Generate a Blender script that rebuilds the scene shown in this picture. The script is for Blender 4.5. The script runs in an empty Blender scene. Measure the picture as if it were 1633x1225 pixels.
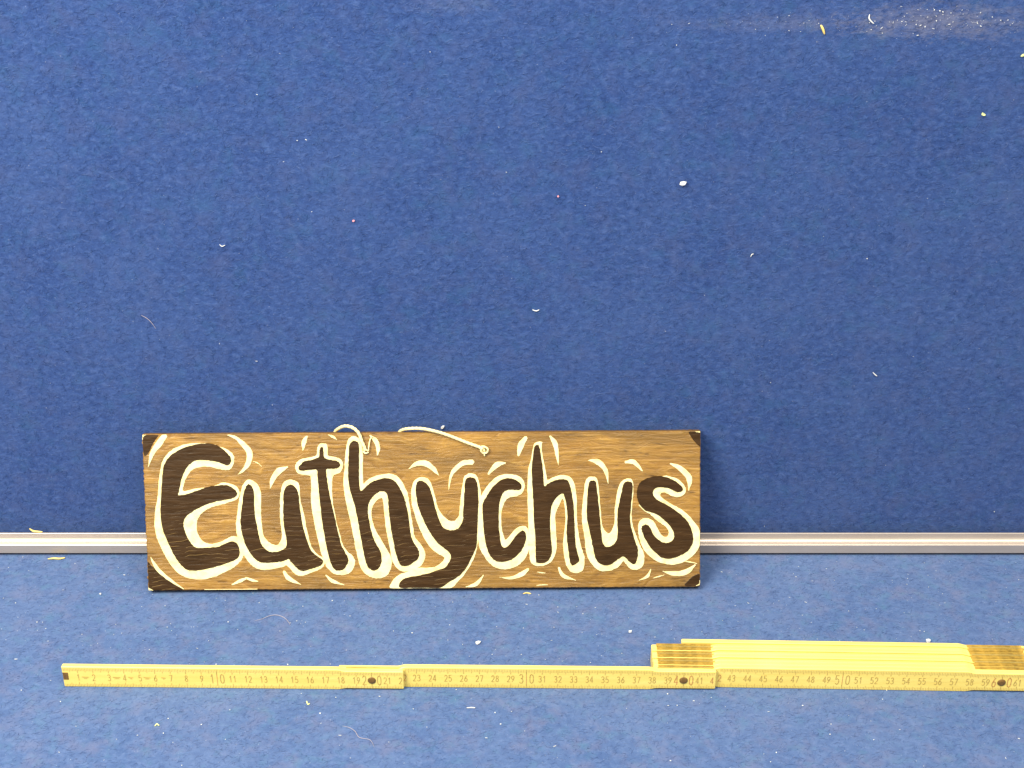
import bpy, bmesh, math, random
import numpy as np
from mathutils import Vector, Matrix
from mathutils.geometry import tessellate_polygon

random.seed(7)
rng = np.random.default_rng(11)
scene = bpy.context.scene
COL = scene.collection

# ------------------------------------------------------------------ camera
PITCH = math.radians(29.0)
HFOV = math.radians(38.0)
PW, PH = 1633.0, 1225.0
FPX = (PW / 2) / math.tan(HFOV / 2)
DEP = FPX / 24.85 / 100.0                      # ruler: 24.85 px per cm


def ray(px, py):
    a = (px - PW / 2) / FPX
    b = (py - PH / 2) / FPX
    return Vector((a, math.cos(PITCH) - b * math.sin(PITCH), -math.sin(PITCH) - b * math.cos(PITCH)))


CAM_Z = -ray(816, 1100).z * DEP
_r = ray(816, 882)
RAIL_GAP = 0.0125                              # rail front face to felt wall
RAIL_Z = 0.0026                                # rail foot stands clear of the floor
CAM = Vector((0, -(_r.y * ((CAM_Z - RAIL_Z) / -_r.z)) - RAIL_GAP, CAM_Z))


def on_z(px, py, z=0.0):
    r = ray(px, py)
    return CAM + r * ((z - CAM.z) / r.z)


def on_y(px, py, y=0.0):
    r = ray(px, py)
    return CAM + r * ((y - CAM.y) / r.y)


cd = bpy.data.cameras.new('camera')
cam = bpy.data.objects.new('camera', cd)
COL.objects.link(cam)
cam.location = CAM
cam.rotation_euler = (math.pi / 2 - PITCH, 0, 0)
cd.sensor_width = 36
cd.lens = 18 / math.tan(HFOV / 2)
cd.clip_start = 0.01
cd.clip_end = 50
scene.camera = cam

# ------------------------------------------------------------------ world and lamps (indoor: soft window light)
world = bpy.data.worlds.new('World')
scene.world = world
world.use_nodes = True
bg = world.node_tree.nodes['Background']
bg.inputs['Color'].default_value = (1.0, 0.93, 0.80, 1)
bg.inputs['Strength'].default_value = 0.40


def area(name, loc, target, size, size_y, power, color):
    ld = bpy.data.lights.new(name, 'AREA')
    ld.shape = 'RECTANGLE'
    ld.size = size
    ld.size_y = size_y
    ld.energy = power
    ld.color = color
    o = bpy.data.objects.new(name, ld)
    COL.objects.link(o)
    o.location = loc
    o.rotation_euler = (Vector(target) - Vector(loc)).to_track_quat('-Z', 'Y').to_euler()
    return o


area('window_light', (-0.88, -0.92, 1.40), (0.0, -0.03, 0.08), 0.75, 0.75, 33, (1.0, 0.92, 0.72))
area('room_light', (0.5, -0.9, 2.2), (0.1, -0.1, 0.0), 1.6, 1.2, 32, (1.0, 0.93, 0.78))

vs = scene.view_settings
vs.view_transform = 'Standard'
vs.look = 'None'
vs.exposure = 0.75
vs.gamma = 1.0
vs.use_curve_mapping = False
scene.render.engine = 'CYCLES'


# ------------------------------------------------------------------ helpers
def tag(o, label=None, cat=None, group=None, kind=None):
    for k, v in (('label', label), ('category', cat), ('group', group), ('kind', kind)):
        if v:
            o[k] = v
    return o


def mesh_obj(name, verts, faces, mat, parent=None, smooth=False):
    me = bpy.data.meshes.new(name)
    me.from_pydata([tuple(v) for v in verts], [], faces)
    me.update()
    if mat:
        me.materials.append(mat)
    if smooth:
        me.polygons.foreach_set('use_smooth', [True] * len(me.polygons))
    o = bpy.data.objects.new(name, me)
    COL.objects.link(o)
    o.parent = parent
    return o


def empty(name, mw):
    o = bpy.data.objects.new(name, None)
    o.empty_display_size = 0.02
    COL.objects.link(o)
    o.matrix_world = mw
    return o


class NT:
    def __init__(self, name):
        self.mat = bpy.data.materials.new(name)
        self.mat.use_nodes = True
        self.t = self.mat.node_tree
        self.b = self.t.nodes['Principled BSDF']
        self.co = self.n('ShaderNodeTexCoord')

    def n(self, typ, **kw):
        nd = self.t.nodes.new(typ)
        for k, v in kw.items():
            setattr(nd, k, v)
        return nd

    def link(self, a, b):
        self.t.links.new(a, b)

    def mapping(self, scale=(1, 1, 1), rot=(0, 0, 0), loc=(0, 0, 0), src=None):
        m = self.n('ShaderNodeMapping')
        m.inputs['Scale'].default_value = scale
        m.inputs['Rotation'].default_value = rot
        m.inputs['Location'].default_value = loc
        self.link(src or self.co.outputs['Object'], m.inputs['Vector'])
        return m.outputs['Vector']

    def noise(self, vec, scale, detail=3, rough=0.55, dist=0.0):
        nd = self.n('ShaderNodeTexNoise')
        nd.inputs['Scale'].default_value = scale
        nd.inputs['Detail'].default_value = detail
        nd.inputs['Roughness'].default_value = rough
        nd.inputs['Distortion'].default_value = dist
        self.link(vec, nd.inputs['Vector'])
        return nd.outputs['Fac']

    def ramp(self, fac, stops):
        r = self.n('ShaderNodeValToRGB')
        el = r.color_ramp.elements
        while len(el) < len(stops):
            el.new(0.5)
        for e, (p, c) in zip(el, stops):
            e.position = p
            e.color = (*c, 1) if len(c) == 3 else c
        self.link(fac, r.inputs['Fac'])
        return r.outputs['Color']

    def g(self, fac, lo, hi, a=0.0, b=1.0):
        m = self.n('ShaderNodeMapRange')
        m.inputs['From Min'].default_value = lo
        m.inputs['From Max'].default_value = hi
        m.inputs['To Min'].default_value = a
        m.inputs['To Max'].default_value = b
        self.link(fac, m.inputs['Value'])
        return m.outputs['Result']

    def math(self, op, a, b=None):
        m = self.n('ShaderNodeMath', operation=op)
        for i, v in enumerate((a, b)):
            if v is None:
                continue
            if isinstance(v, (int, float)):
                m.inputs[i].default_value = v
            else:
                self.link(v, m.inputs[i])
        return m.outputs[0]

    def mix(self, fac, a, b, blend='MIX'):
        m = self.n('ShaderNodeMix', data_type='RGBA', blend_type=blend)
        for sock, v in ((m.inputs[0], fac), (m.inputs[6], a), (m.inputs[7], b)):
            if isinstance(v, (int, float)):
                sock.default_value = v
            elif isinstance(v, tuple):
                sock.default_value = (*v, 1)
            else:
                self.link(v, sock)
        return m.outputs[2]

    def bump(self, h, dist, strength=1.0, prev=None):
        b = self.n('ShaderNodeBump')
        b.inputs['Distance'].default_value = dist
        b.inputs['Strength'].default_value = strength
        self.link(h, b.inputs['Height'])
        if prev:
            self.link(prev, b.inputs['Normal'])
        return b.outputs['Normal']

    def out(self, color=None, rough=None, normal=None, **kw):
        for key, v in (('Base Color', color), ('Roughness', rough), ('Normal', normal)):
            if v is None:
                continue
            if isinstance(v, (int, float)):
                self.b.inputs[key].default_value = v
            elif isinstance(v, tuple):
                self.b.inputs[key].default_value = (*v, 1)
            else:
                self.link(v, self.b.inputs[key])
        for k, v in kw.items():
            self.b.inputs[k].default_value = v
        return self.mat


# ------------------------------------------------------------------ materials
def felt_material(name, lo, mid, hi, dust, dust_amt, dirt=None, relief=0.6):
    m = NT(name)
    v = m.co.outputs['Object']
    fine = m.noise(m.mapping((1, 1, 1), (0.3, 0.5, 0.7)), 780, 4, 0.75)
    clump = m.noise(m.mapping((0.8, 1.0, 1.25), (0, 0.35, 0)), 225, 5, 0.68, 0.3)
    broad = m.noise(v, 14, 4, 0.6)
    f = m.math('ADD', m.math('MULTIPLY', clump, 0.70), m.math('MULTIPLY', fine, 0.30))
    col = m.ramp(f, [(0.34, lo), (0.5, mid), (0.66, hi)])
    warm = m.noise(m.mapping(loc=(3.1, 7.7, 1.2)), 60, 4, 0.6)
    col = m.mix(m.g(warm, 0.48, 0.70, 0.0, 0.50), col, (mid[0] * 2.3, mid[1] * 1.25, mid[2] * 0.92))
    cool = m.noise(m.mapping(loc=(9.1, 2.7, 4.2)), 85, 4, 0.6)
    col = m.mix(m.g(cool, 0.52, 0.72, 0.0, 0.45), col, (mid[0] * 1.0, mid[1] * 1.45, mid[2] * 1.02))
    col = m.mix(m.g(broad, 0.35, 0.72, 0.0, dust_amt), col, dust)
    speck = m.noise(m.mapping(loc=(1.7, 2.3, 9.1)), 620, 2, 0.5)
    col = m.mix(m.g(speck, 0.70, 0.78, 0.0, 0.35), col, (0.42, 0.44, 0.52))
    if dirt:
        for (cx, cz, sx, sz, amt, rot) in dirt:
            mp = m.mapping((1 / sx, 0.0, 1 / sz), (0, 0, 0), (-cx / sx, 0, -cz / sz))
            ln = m.n('ShaderNodeVectorMath', operation='LENGTH')
            m.link(mp, ln.inputs[0])
            ragged = m.math('ADD', ln.outputs['Value'], m.g(m.noise(m.mapping((1, 1, 2.2)), 90, 6, 0.75), 0.25, 0.75, -0.9, 0.9))
            col = m.mix(m.g(ragged, 0.95, 0.10, 0.0, amt), col, (0.19, 0.19, 0.25))
    h = m.math('ADD', m.math('MULTIPLY', clump, 1.0), m.math('MULTIPLY', fine, 0.45))
    nrm = m.bump(h, 0.0014, relief)
    m.b.inputs['Sheen Weight'].default_value = 0.35
    m.b.inputs['Sheen Roughness'].default_value = 0.5
    m.b.inputs['Sheen Tint'].default_value = (0.6, 0.72, 1.0, 1)
    return m.out(col, 0.95, nrm, **{'Specular IOR Level': 0.15})


W_LO, W_MID, W_HI = (0.012, 0.036, 0.158), (0.022, 0.058, 0.216), (0.054, 0.104, 0.300)
F_LO, F_MID, F_HI = (0.040, 0.082, 0.225), (0.057, 0.110, 0.270), (0.092, 0.152, 0.335)


def fibre_material(name, a, b, c):
    m = NT(name)
    r = m.n('ShaderNodeNewGeometry').outputs['Random Per Island']
    col = m.ramp(r, [(0.0, a), (0.6, b), (1.0, c)])
    return m.out(col, 0.9, None, **{'Specular IOR Level': 0.2})


def wood_paint():
    m = NT('brown_woodgrain_paint')
    st = m.mapping((9, 150, 60))
    warp = m.noise(m.mapping((6, 14, 6)), 3.0, 3, 0.5)
    mp = m.n('ShaderNodeVectorMath', operation='ADD')
    cx = m.n('ShaderNodeCombineXYZ')
    m.link(m.g(warp, 0.2, 0.8, -2.2, 2.2), cx.inputs['Y'])
    m.link(st, mp.inputs[0])
    m.link(cx.outputs[0], mp.inputs[1])
    g1 = m.noise(mp.outputs[0], 1.6, 6, 0.66, 0.4)
    g2 = m.noise(m.mapping((26, 420, 60)), 1.5, 4, 0.6, 0.3)
    blot = m.noise(m.mapping((11, 40, 10)), 1.3, 6, 0.68, 0.5)
    f = m.math('ADD', m.math('MULTIPLY', g1, 0.6), m.math('MULTIPLY', g2, 0.4))
    col = m.ramp(f, [(0.28, (0.105, 0.048, 0.009)), (0.43, (0.245, 0.125, 0.024)),
                     (0.57, (0.340, 0.188, 0.040)), (0.76, (0.50, 0.32, 0.085))])
    col = m.mix(m.g(blot, 0.43, 0.61, 0.0, 0.74), col, (0.138, 0.076, 0.019))
    dark = m.noise(m.mapping((62, 330, 60), loc=(4, 2, 1)), 1.0, 4, 0.6, 0.9)
    col = m.mix(m.g(dark, 0.59, 0.72, 0.0, 0.75), col, (0.055, 0.026, 0.006))
    pale = m.noise(m.mapping((30, 240, 60), loc=(8, 5, 1)), 1.0, 4, 0.6, 0.6)
    col = m.mix(m.g(pale, 0.66, 0.78, 0.0, 0.7), col, (0.58, 0.40, 0.12))
    nrm = m.bump(f, 0.0018, 0.8)
    return m.out(col, 0.38, nrm, **{'Specular IOR Level': 0.45})


def board_edge():
    m = NT('board_edge_wood')
    f = m.noise(m.mapping((40, 60, 400)), 1.5, 4, 0.6)
    return m.out(m.ramp(f, [(0.3, (0.08, 0.036, 0.008)), (0.7, (0.27, 0.15, 0.035))]), 0.6, m.bump(f, 0.0008, 0.6))


def dark_paint():
    m = NT('dark_brown_gloss_paint')
    brush = m.noise(m.mapping((40, 260, 60)), 1.2, 4, 0.6, 0.3)
    col = m.ramp(brush, [(0.3, (0.023, 0.0100, 0.0018)), (0.7, (0.046, 0.0205, 0.0038))])
    # fine horizontal cracks letting the pale undercoat through, mostly in the lower half
    sep = m.n('ShaderNodeSeparateXYZ')
    m.link(m.co.outputs['Object'], sep.inputs[0])
    wob = m.noise(m.mapping((16, 9, 1)), 1.5, 3, 0.5)
    yy = m.math('ADD', m.math('ADD', m.math('MULTIPLY', sep.outputs['Y'], 330.0), m.math('MULTIPLY', sep.outputs['X'], -38.0)), m.g(wob, 0.2, 0.8, -1.6, 1.6))
    fr = m.math('FRACT', yy)
    line = m.g(m.math('ABSOLUTE', m.math('SUBTRACT', fr, 0.5)), 0.060, 0.025, 0.0, 1.0)
    msk = m.g(m.noise(m.mapping((45, 330, 1), loc=(2, 9, 0)), 1.0, 2, 0.5), 0.50, 0.60)
    low = m.g(sep.outputs['Y'], 0.060, 0.040)
    left = m.g(sep.outputs['X'], 0.30, 0.12, 0.10, 1.0)
    crack = m.math('MULTIPLY', m.math('MULTIPLY', line, msk), m.math('MULTIPLY', low, left))
    col = m.mix(m.math('MULTIPLY', crack, 0.7), col, (0.34, 0.22, 0.08))
    scuff = m.noise(m.mapping((60, 190, 1), loc=(5, 1, 0)), 1.0, 5, 0.7)
    col = m.mix(m.g(scuff, 0.66, 0.78, 0.0, 0.35), col, (0.12, 0.06, 0.015))
    nrm = m.bump(m.math('SUBTRACT', brush, m.math('MULTIPLY', crack, 0.5)), 0.0009, 0.6)
    return m.out(col, m.g(brush, 0.3, 0.7, 0.34, 0.50), nrm, **{'Specular IOR Level': 0.26})


def cream_paint():
    m = NT('cream_gloss_paint')
    brush = m.noise(m.mapping((90, 120, 60)), 1.5, 4, 0.6, 0.4)
    col = m.ramp(brush, [(0.28, (0.74, 0.64, 0.28)), (0.5, (0.82, 0.75, 0.42)), (0.75, (0.86, 0.81, 0.52))])
    return m.out(col, 0.4, m.bump(brush, 0.0008, 0.5))


def metal_mat():
    m = NT('brushed_aluminium')
    f = m.noise(m.mapping((2, 1500, 1500)), 1.0, 2, 0.5)
    wear = m.noise(m.mapping((30, 200, 200)), 1.0, 4, 0.6)
    col = m.ramp(wear, [(0.3, (0.49, 0.43, 0.39)), (0.7, (0.55, 0.49, 0.45))])
    return m.out(col, m.g(f, 0.3, 0.7, 0.36, 0.46), m.bump(f, 0.0001, 0.2), Metallic=0.55)


def ruler_paint():
    m = NT('yellow_ruler_paint')
    f = m.noise(m.mapping((14, 120, 160)), 1.2, 4, 0.6)
    col = m.ramp(f, [(0.3, (0.78, 0.60, 0.145)), (0.55, (0.83, 0.67, 0.185)), (0.8, (0.86, 0.73, 0.25))])
    dirt = m.noise(m.mapping((22, 60, 90), loc=(3, 1, 2)), 1.3, 5, 0.7)
    col = m.mix(m.g(dirt, 0.60, 0.80, 0.0, 0.55), col, (0.62, 0.38, 0.07))
    spot = m.noise(m.mapping((90, 500, 400), loc=(1, 4, 2)), 1.0, 2, 0.5)
    col = m.mix(m.g(spot, 0.76, 0.80, 0.0, 0.7), col, (0.36, 0.22, 0.05))
    return m.out(col, 0.38, m.bump(f, 0.0003, 0.5))


def plain(name, col, rough, var=0.25, scale=300, **kw):
    m = NT(name)
    f = m.noise(m.co.outputs['Object'], scale, 3, 0.6)
    lo = tuple(c * (1 - var) for c in col)
    hi = tuple(min(1, c * (1 + var)) for c in col)
    return m.out(m.ramp(f, [(0.3, lo), (0.7, hi)]), rough, m.bump(f, 0.0002, 0.5), **kw)


M = {}
M['wood'] = wood_paint()
M['edge'] = board_edge()
M['dark'] = dark_paint()
M['cream'] = cream_paint()
M['metal'] = metal_mat()
M['ruler'] = ruler_paint()
M['lap'] = plain('amber_worn_wood', (0.40, 0.25, 0.038), 0.5, 0.45, 150)
M['plate'] = plain('brassy_steel', (0.66, 0.52, 0.17), 0.4, 0.25, 150, Metallic=0.5)
M['rivet'] = plain('dark_bronze', (0.16, 0.085, 0.02), 0.45, 0.3, 500)
M['print'] = plain('faded_brown_print', (0.50, 0.35, 0.095), 0.5, 0.2, 400)
M['print_red'] = plain('red_print', (0.56, 0.26, 0.085), 0.5, 0.2, 400)
M['cord'] = plain('cream_twine', (0.86, 0.76, 0.42), 0.75, 0.15, 500)
M['lint'] = plain('white_lint', (0.66, 0.69, 0.73), 0.8, 0.08, 300)
M['straw'] = plain('yellow_splinter', (0.80, 0.62, 0.20), 0.6, 0.2, 300)
M['pink'] = plain('pink_lint', (0.75, 0.30, 0.38), 0.8, 0.1, 300)
M['hair'] = plain('pale_hair', (0.45, 0.40, 0.46), 0.6, 0.1, 300)
M['green'] = plain('yellow_green_fluff', (0.72, 0.80, 0.34), 0.8, 0.1, 300)

# ------------------------------------------------------------------ setting: felt wall and felt floor
def dirt_at(px, py, wpx, hpx, amt):
    c = on_y(px, py)
    a = on_y(px + wpx, py)
    b = on_y(px, py + hpx)
    return (c.x, c.z, abs(a.x - c.x), abs(b.z - c.z), amt, 0)


dirt = [dirt_at(1500, 34, 200, 36, 0.42), dirt_at(1260, 38, 230, 18, 0.18), dirt_at(720, 6, 100, 20, 0.14)]
M['wall'] = felt_material('blue_felt_wall', W_LO, W_MID, W_HI, (0.060, 0.115, 0.31), 0.30, dirt)
M['floor'] = felt_material('blue_felt_floor', F_LO, F_MID, F_HI, (0.12, 0.175, 0.34), 0.35, None, 0.4)
M['wfib'] = fibre_material('blue_wall_fibre', (0.018, 0.052, 0.19), (0.034, 0.082, 0.26), (0.11, 0.17, 0.38))
M['ffib'] = fibre_material('blue_floor_fibre', (0.055, 0.105, 0.27), (0.08, 0.14, 0.33), (0.18, 0.24, 0.43))


def slab(name, x0, x1, y0, y1, z0, z1, mat):
    v = [(x0, y0, z0), (x1, y0, z0), (x1, y1, z0), (x0, y1, z0), (x0, y0, z1), (x1, y0, z1), (x1, y1, z1), (x0, y1, z1)]
    f = [(0, 3, 2, 1), (4, 5, 6, 7), (0, 1, 5, 4), (1, 2, 6, 5), (2, 3, 7, 6), (3, 0, 4, 7)]
    return mesh_obj(name, v, f, mat)


wall = tag(slab('wall', -0.9, 0.9, 0.0, 0.012, -0.012, 0.80, M['wall']), kind='structure')
floor = tag(slab('floor', -0.9, 0.9, -0.75, -0.0004, -0.012, 0.0, M['floor']), kind='structure')


def fibres(name, n, area_fn, axis, mat, parent, lmin, lmax, rad, lift):
    """Short curled felt hairs: three-sided, two segments each, joined as one part."""
    p0 = area_fn(n)                                            # (n,2) in surface coordinates
    ang = rng.normal(0.35, 0.9, n)
    ln = rng.uniform(lmin, lmax, n)
    bend = rng.normal(0, 0.7, n)
    h0 = rng.uniform(-0.00025, 0.0001, n)
    h1 = rng.uniform(0.1, 1.0, n) * lift
    h2 = rng.uniform(-0.2, 0.8, n) * lift
    d1 = np.stack([np.cos(ang), np.sin(ang)], 1)
    d2 = np.stack([np.cos(ang + bend), np.sin(ang + bend)], 1)
    q0 = np.column_stack([p0, h0])
    q1 = np.column_stack([p0 + d1 * ln[:, None] * 0.5, h1])
    q2 = np.column_stack([p0 + (d1 + d2) * ln[:, None] * 0.5, h2])
    nrm = np.column_stack([-d1[:, 1], d1[:, 0], np.zeros(n)])
    up = np.array([0, 0, 1.0])
    rings = []
    for q, r in ((q0, rad), (q1, rad), (q2, rad * 0.4)):
        for k in range(3):
            a = 2 * math.pi * k / 3
            rings.append(q + nrm * (math.cos(a) * r) + up * (math.sin(a) * r))
    V = np.stack(rings, 1).reshape(-1, 3)                      # (n*9,3)
    if axis == 'wall':                                         # surface (x,z), normal -y
        V = np.column_stack([V[:, 0], -V[:, 2], V[:, 1]])
    base = np.array([[i * 3 + k, i * 3 + (k + 1) % 3, i * 3 + 3 + (k + 1) % 3, i * 3 + 3 + k]
                     for i in range(2) for k in range(3)])
    F = (base[None] + (np.arange(n) * 9)[:, None, None]).reshape(-1, 4)
    me = bpy.data.meshes.new(name)
    me.vertices.add(len(V))
    me.vertices.foreach_set('co', V.astype(np.float32).ravel())
    me.loops.add(F.size)
    me.loops.foreach_set('vertex_index', F.astype(np.int32).ravel())
    me.polygons.add(len(F))
    me.polygons.foreach_set('loop_start', np.arange(0, F.size, 4, dtype=np.int32))
    me.polygons.foreach_set('loop_total', np.full(len(F), 4, dtype=np.int32))
    me.update(calc_edges=True)
    me.materials.append(mat)
    o = bpy.data.objects.new(name, me)
    COL.objects.link(o)
    o.parent = parent
    o['kind'] = 'stuff'
    return o


fibres('felt_fibre', 62000, lambda n: np.column_stack([rng.uniform(-0.52, 0.52, n), rng.uniform(0.013, 0.56, n)]),
       'wall', M['wfib'], wall, 0.002, 0.006, 0.000075, 0.0009)
fibres('felt_fibre', 42000, lambda n: np.column_stack([rng.uniform(-0.45, 0.45, n), rng.uniform(-0.30, -0.009, n)]),
       'floor', M['ffib'], floor, 0.0015, 0.005, 0.00006, 0.0005)

# ------------------------------------------------------------------ aluminium rail along the foot of the wall
def build_rail():
    g, z0 = RAIL_GAP, RAIL_Z
    zl = z0 + 0.0072
    prof = [(-0.0004, z0), (-g, z0), (-g, zl - 0.0004), (-g + 0.0004, zl)]
    for k in range(9):                          # short ledge, then a concave curve up into the thin lip
        a = math.pi / 2 * k / 8
        prof.append((-g + 0.0022 + 0.0034 * math.sin(a), zl + 0.0034 * (1 - math.cos(a))))
    yl = -g + 0.0056
    prof += [(yl, z0 + 0.0130), (yl + 0.0003, z0 + 0.0134), (yl + 0.0009, z0 + 0.0134), (yl + 0.0012, z0 + 0.0130),
             (yl + 0.0012, z0 + 0.0014), (-0.0004, z0 + 0.0014)]
    xs = np.linspace(-0.8, 0.8, 9)
    V, F = [], []
    n = len(prof)
    for x in xs:
        for (y, z) in prof:
            V.append((x, y, z))
    for i in range(len(xs) - 1):
        for k in range(n):
            k2 = (k + 1) % n
            F.append((i * n + k, i * n + k2, (i + 1) * n + k2, (i + 1) * n + k))
    F.append(tuple(range(n))[::-1])
    F.append(tuple(range((len(xs) - 1) * n, len(xs) * n)))
    o = mesh_obj('aluminium_rail', V, F, M['metal'])
    return tag(o, 'long silver aluminium trim rail running along the foot of the blue felt wall', 'rail')


build_rail()

# ------------------------------------------------------------------ wooden sign: local frame X along, Y up the board, Z out of its face
TH = 0.0085
lean = math.radians(24)
for _ in range(40):
    zf = TH * math.sin(lean)
    BL = on_z(236.5, 942, zf)
    BR = on_z(1116.5, 936, zf)
    u = (BR - BL).normalized()
    yaw = math.atan2(u.y, u.x)
    back = Vector((-math.sin(yaw), math.cos(yaw), 0))
    vdir = (back * math.sin(lean) + Vector((0, 0, 1)) * math.cos(lean)).normalized()
    nout = u.cross(vdir)
    r = ray(1117, 687)
    t = (BL - CAM).dot(nout) / r.dot(nout)
    TRp = CAM + r * t
    gap = -(TRp.y - nout.y * TH) - 0.0006
    lean += gap * 3.0
SIGN_M = Matrix((u, vdir, nout)).transposed().to_4x4()
SIGN_M.translation = BL
INV = SIGN_M.inverted()
print('SIGN lean', math.degrees(lean), 'yaw', math.degrees(yaw), 'gap', gap)


def S(px, py, w=0.0):
    """pixel -> sign plane (at height w above the face)"""
    o = BL + nout * w
    r = ray(px, py)
    p = CAM + r * ((o - CAM).dot(nout) / r.dot(nout))
    q = INV @ p
    return (q.x, q.y)


sign = empty('wooden_sign', SIGN_M)
tag(sign, 'painted wooden name board with dark cream-edged lettering leaning on blue wall', 'sign')


def c1(pts): return [S(215 + x / 4.224, 665 + y / 4.224) for x, y in pts]
def c2(pts): return [S(445 + x / 4.224, 665 + y / 4.224) for x, y in pts]
def c3(pts): return [S(690 + x / 4.226, 665 + y / 4.226) for x, y in pts]
def c4(pts): return [S(890 + x / 4.223, 665 + y / 4.223) for x, y in pts]


QUAD = [S(236.5, 942), S(1116.5, 936), S(1117.2, 687.3), S(226.5, 692.8)]


def board():
    corners = QUAD
    outer = []
    for i in range(4):
        a, b = Vector(corners[i]), Vector(corners[(i + 1) % 4])
        d = (b - a)
        n = max(6, int(d.length / 0.0012))
        perp = Vector((d.y, -d.x)).normalized()
        rough = (0.00007, 0.00009, 0.00006, 0.00024)[i]
        for k in range(n):
            j = 0 if k == 0 else random.gauss(0, rough)
            outer.append(a + d * (k / n) + perp * j)
    holes = []
    for (px, py) in ((583, 717), (772, 719)):
        c = Vector(S(px, py))
        holes.append([c + Vector((math.cos(a), -math.sin(a))) * 0.0015 for a in np.linspace(0, 2 * math.pi, 12, endpoint=False)])
    loops = [outer] + holes
    flat = [p for l in loops for p in l]
    tris = tessellate_polygon([[Vector((p.x, p.y, 0)) for p in l] for l in loops])
    n = len(flat)
    BV = 0.0006
    cen = (Vector(corners[0]) + Vector(corners[2])) / 2

    def inset(p, idx):
        if idx < len(outer):
            q = p - cen
            return cen + Vector((q.x * (1 - BV / 0.19), q.y * (1 - BV / 0.055)))
        return p
    V = [(*inset(p, i), 0) for i, p in enumerate(flat)] + [(p.x, p.y, -BV) for p in flat] + [(p.x, p.y, -TH) for p in flat]
    F, mi = [], []
    for t in tris:
        a = [flat[i] for i in t]
        s = (a[1] - a[0]).cross(a[2] - a[0]) if False else ((a[1].x - a[0].x) * (a[2].y - a[0].y) - (a[1].y - a[0].y) * (a[2].x - a[0].x))
        t = tuple(t) if s > 0 else tuple(t)[::-1]
        F.append(t); mi.append(0)
        F.append(tuple(i + 2 * n for i in t[::-1])); mi.append(1)
    st = 0
    for li, l in enumerate(loops):
        m = len(l)
        for k in range(m):
            a, b = st + k, st + (k + 1) % m
            F.append((a, a + n, b + n, b)); mi.append(0 if li == 0 else 1)
            F.append((a + n, a + 2 * n, b + 2 * n, b + n)); mi.append(1)
        st += m
    o = mesh_obj('board', V, F, M['wood'], sign)
    o.data.materials.append(M['edge'])
    o.data.polygons.foreach_set('material_index', mi)
    return o


bo = board()


def smooth_loop(pts, sub=4, closed=True):
    P = [Vector(p) for p in pts]
    n = len(P)
    out = []
    rngk = range(n) if closed else range(n - 1)
    for i in rngk:
        if closed:
            p0, p1, p2, p3 = P[i - 1], P[i], P[(i + 1) % n], P[(i + 2) % n]
        else:
            p0, p1, p2, p3 = P[max(i - 1, 0)], P[i], P[i + 1], P[min(i + 2, n - 1)]
        for k in range(sub):
            t = k / sub
            out.append(0.5 * ((2 * p1) + (p2 - p0) * t + (2 * p0 - 5 * p1 + 4 * p2 - p3) * t * t + (3 * p1 - p0 - 3 * p2 + p3) * t ** 3))
    if not closed:
        out.append(P[-1])
    return out


XMAX = min(QUAD[1][0], QUAD[2][0])


def clampq(p):
    """keep paint on the board face"""
    BLq, BRq, TRq, TLq = [Vector(q) for q in QUAD]
    e = 0.0003
    t = p.x / BRq.x
    ylo = BLq.y + (BRq.y - BLq.y) * t + e
    yhi = TLq.y + (TRq.y - TLq.y) * t - e
    s = (p.y) / TLq.y
    xlo = TLq.x * s + e
    xhi = BRq.x + (TRq.x - BRq.x) * s - e
    return Vector((min(max(p.x, xlo), xhi), min(max(p.y, ylo), yhi)))


def paint(name, pts, w0, w1, mat, sub=4, jit=0.00010):
    L = [clampq(p + Vector((random.gauss(0, jit), random.gauss(0, jit)))) for p in smooth_loop(pts, sub)]
    area2 = sum(a.x * b.y - b.x * a.y for a, b in zip(L, L[1:] + L[:1]))
    if area2 < 0:
        L.reverse()
    n = len(L)
    tris = tessellate_polygon([[Vector((p.x, p.y, 0)) for p in L]])
    # rounded paint lip: rim, shoulder, inset top
    ins = 0.00022
    top = []
    for i in range(n):
        d = L[(i + 1) % n] - L[i - 1]
        d = Vector((d.y, -d.x)).normalized() if d.length > 1e-9 else Vector((0, 0))
        top.append(L[i] - d * ins)
    V = [(p.x, p.y, w0) for p in L] + [(p.x, p.y, w0 + (w1 - w0) * 0.5) for p in L] + [(p.x, p.y, w1) for p in top]
    F = []
    for t in tris:
        a = [L[i] for i in t]
        s = (a[1].x - a[0].x) * (a[2].y - a[0].y) - (a[1].y - a[0].y) * (a[2].x - a[0].x)
        t = tuple(t) if s > 0 else tuple(t)[::-1]
        F.append(tuple(i + 2 * n for i in t))
    for r_ in (0, n):
        for i in range(n):
            j = (i + 1) % n
            F.append((r_ + i, r_ + j, r_ + n + j, r_ + n + i))
    return mesh_obj(name, V, F, mat, sign)


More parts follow.
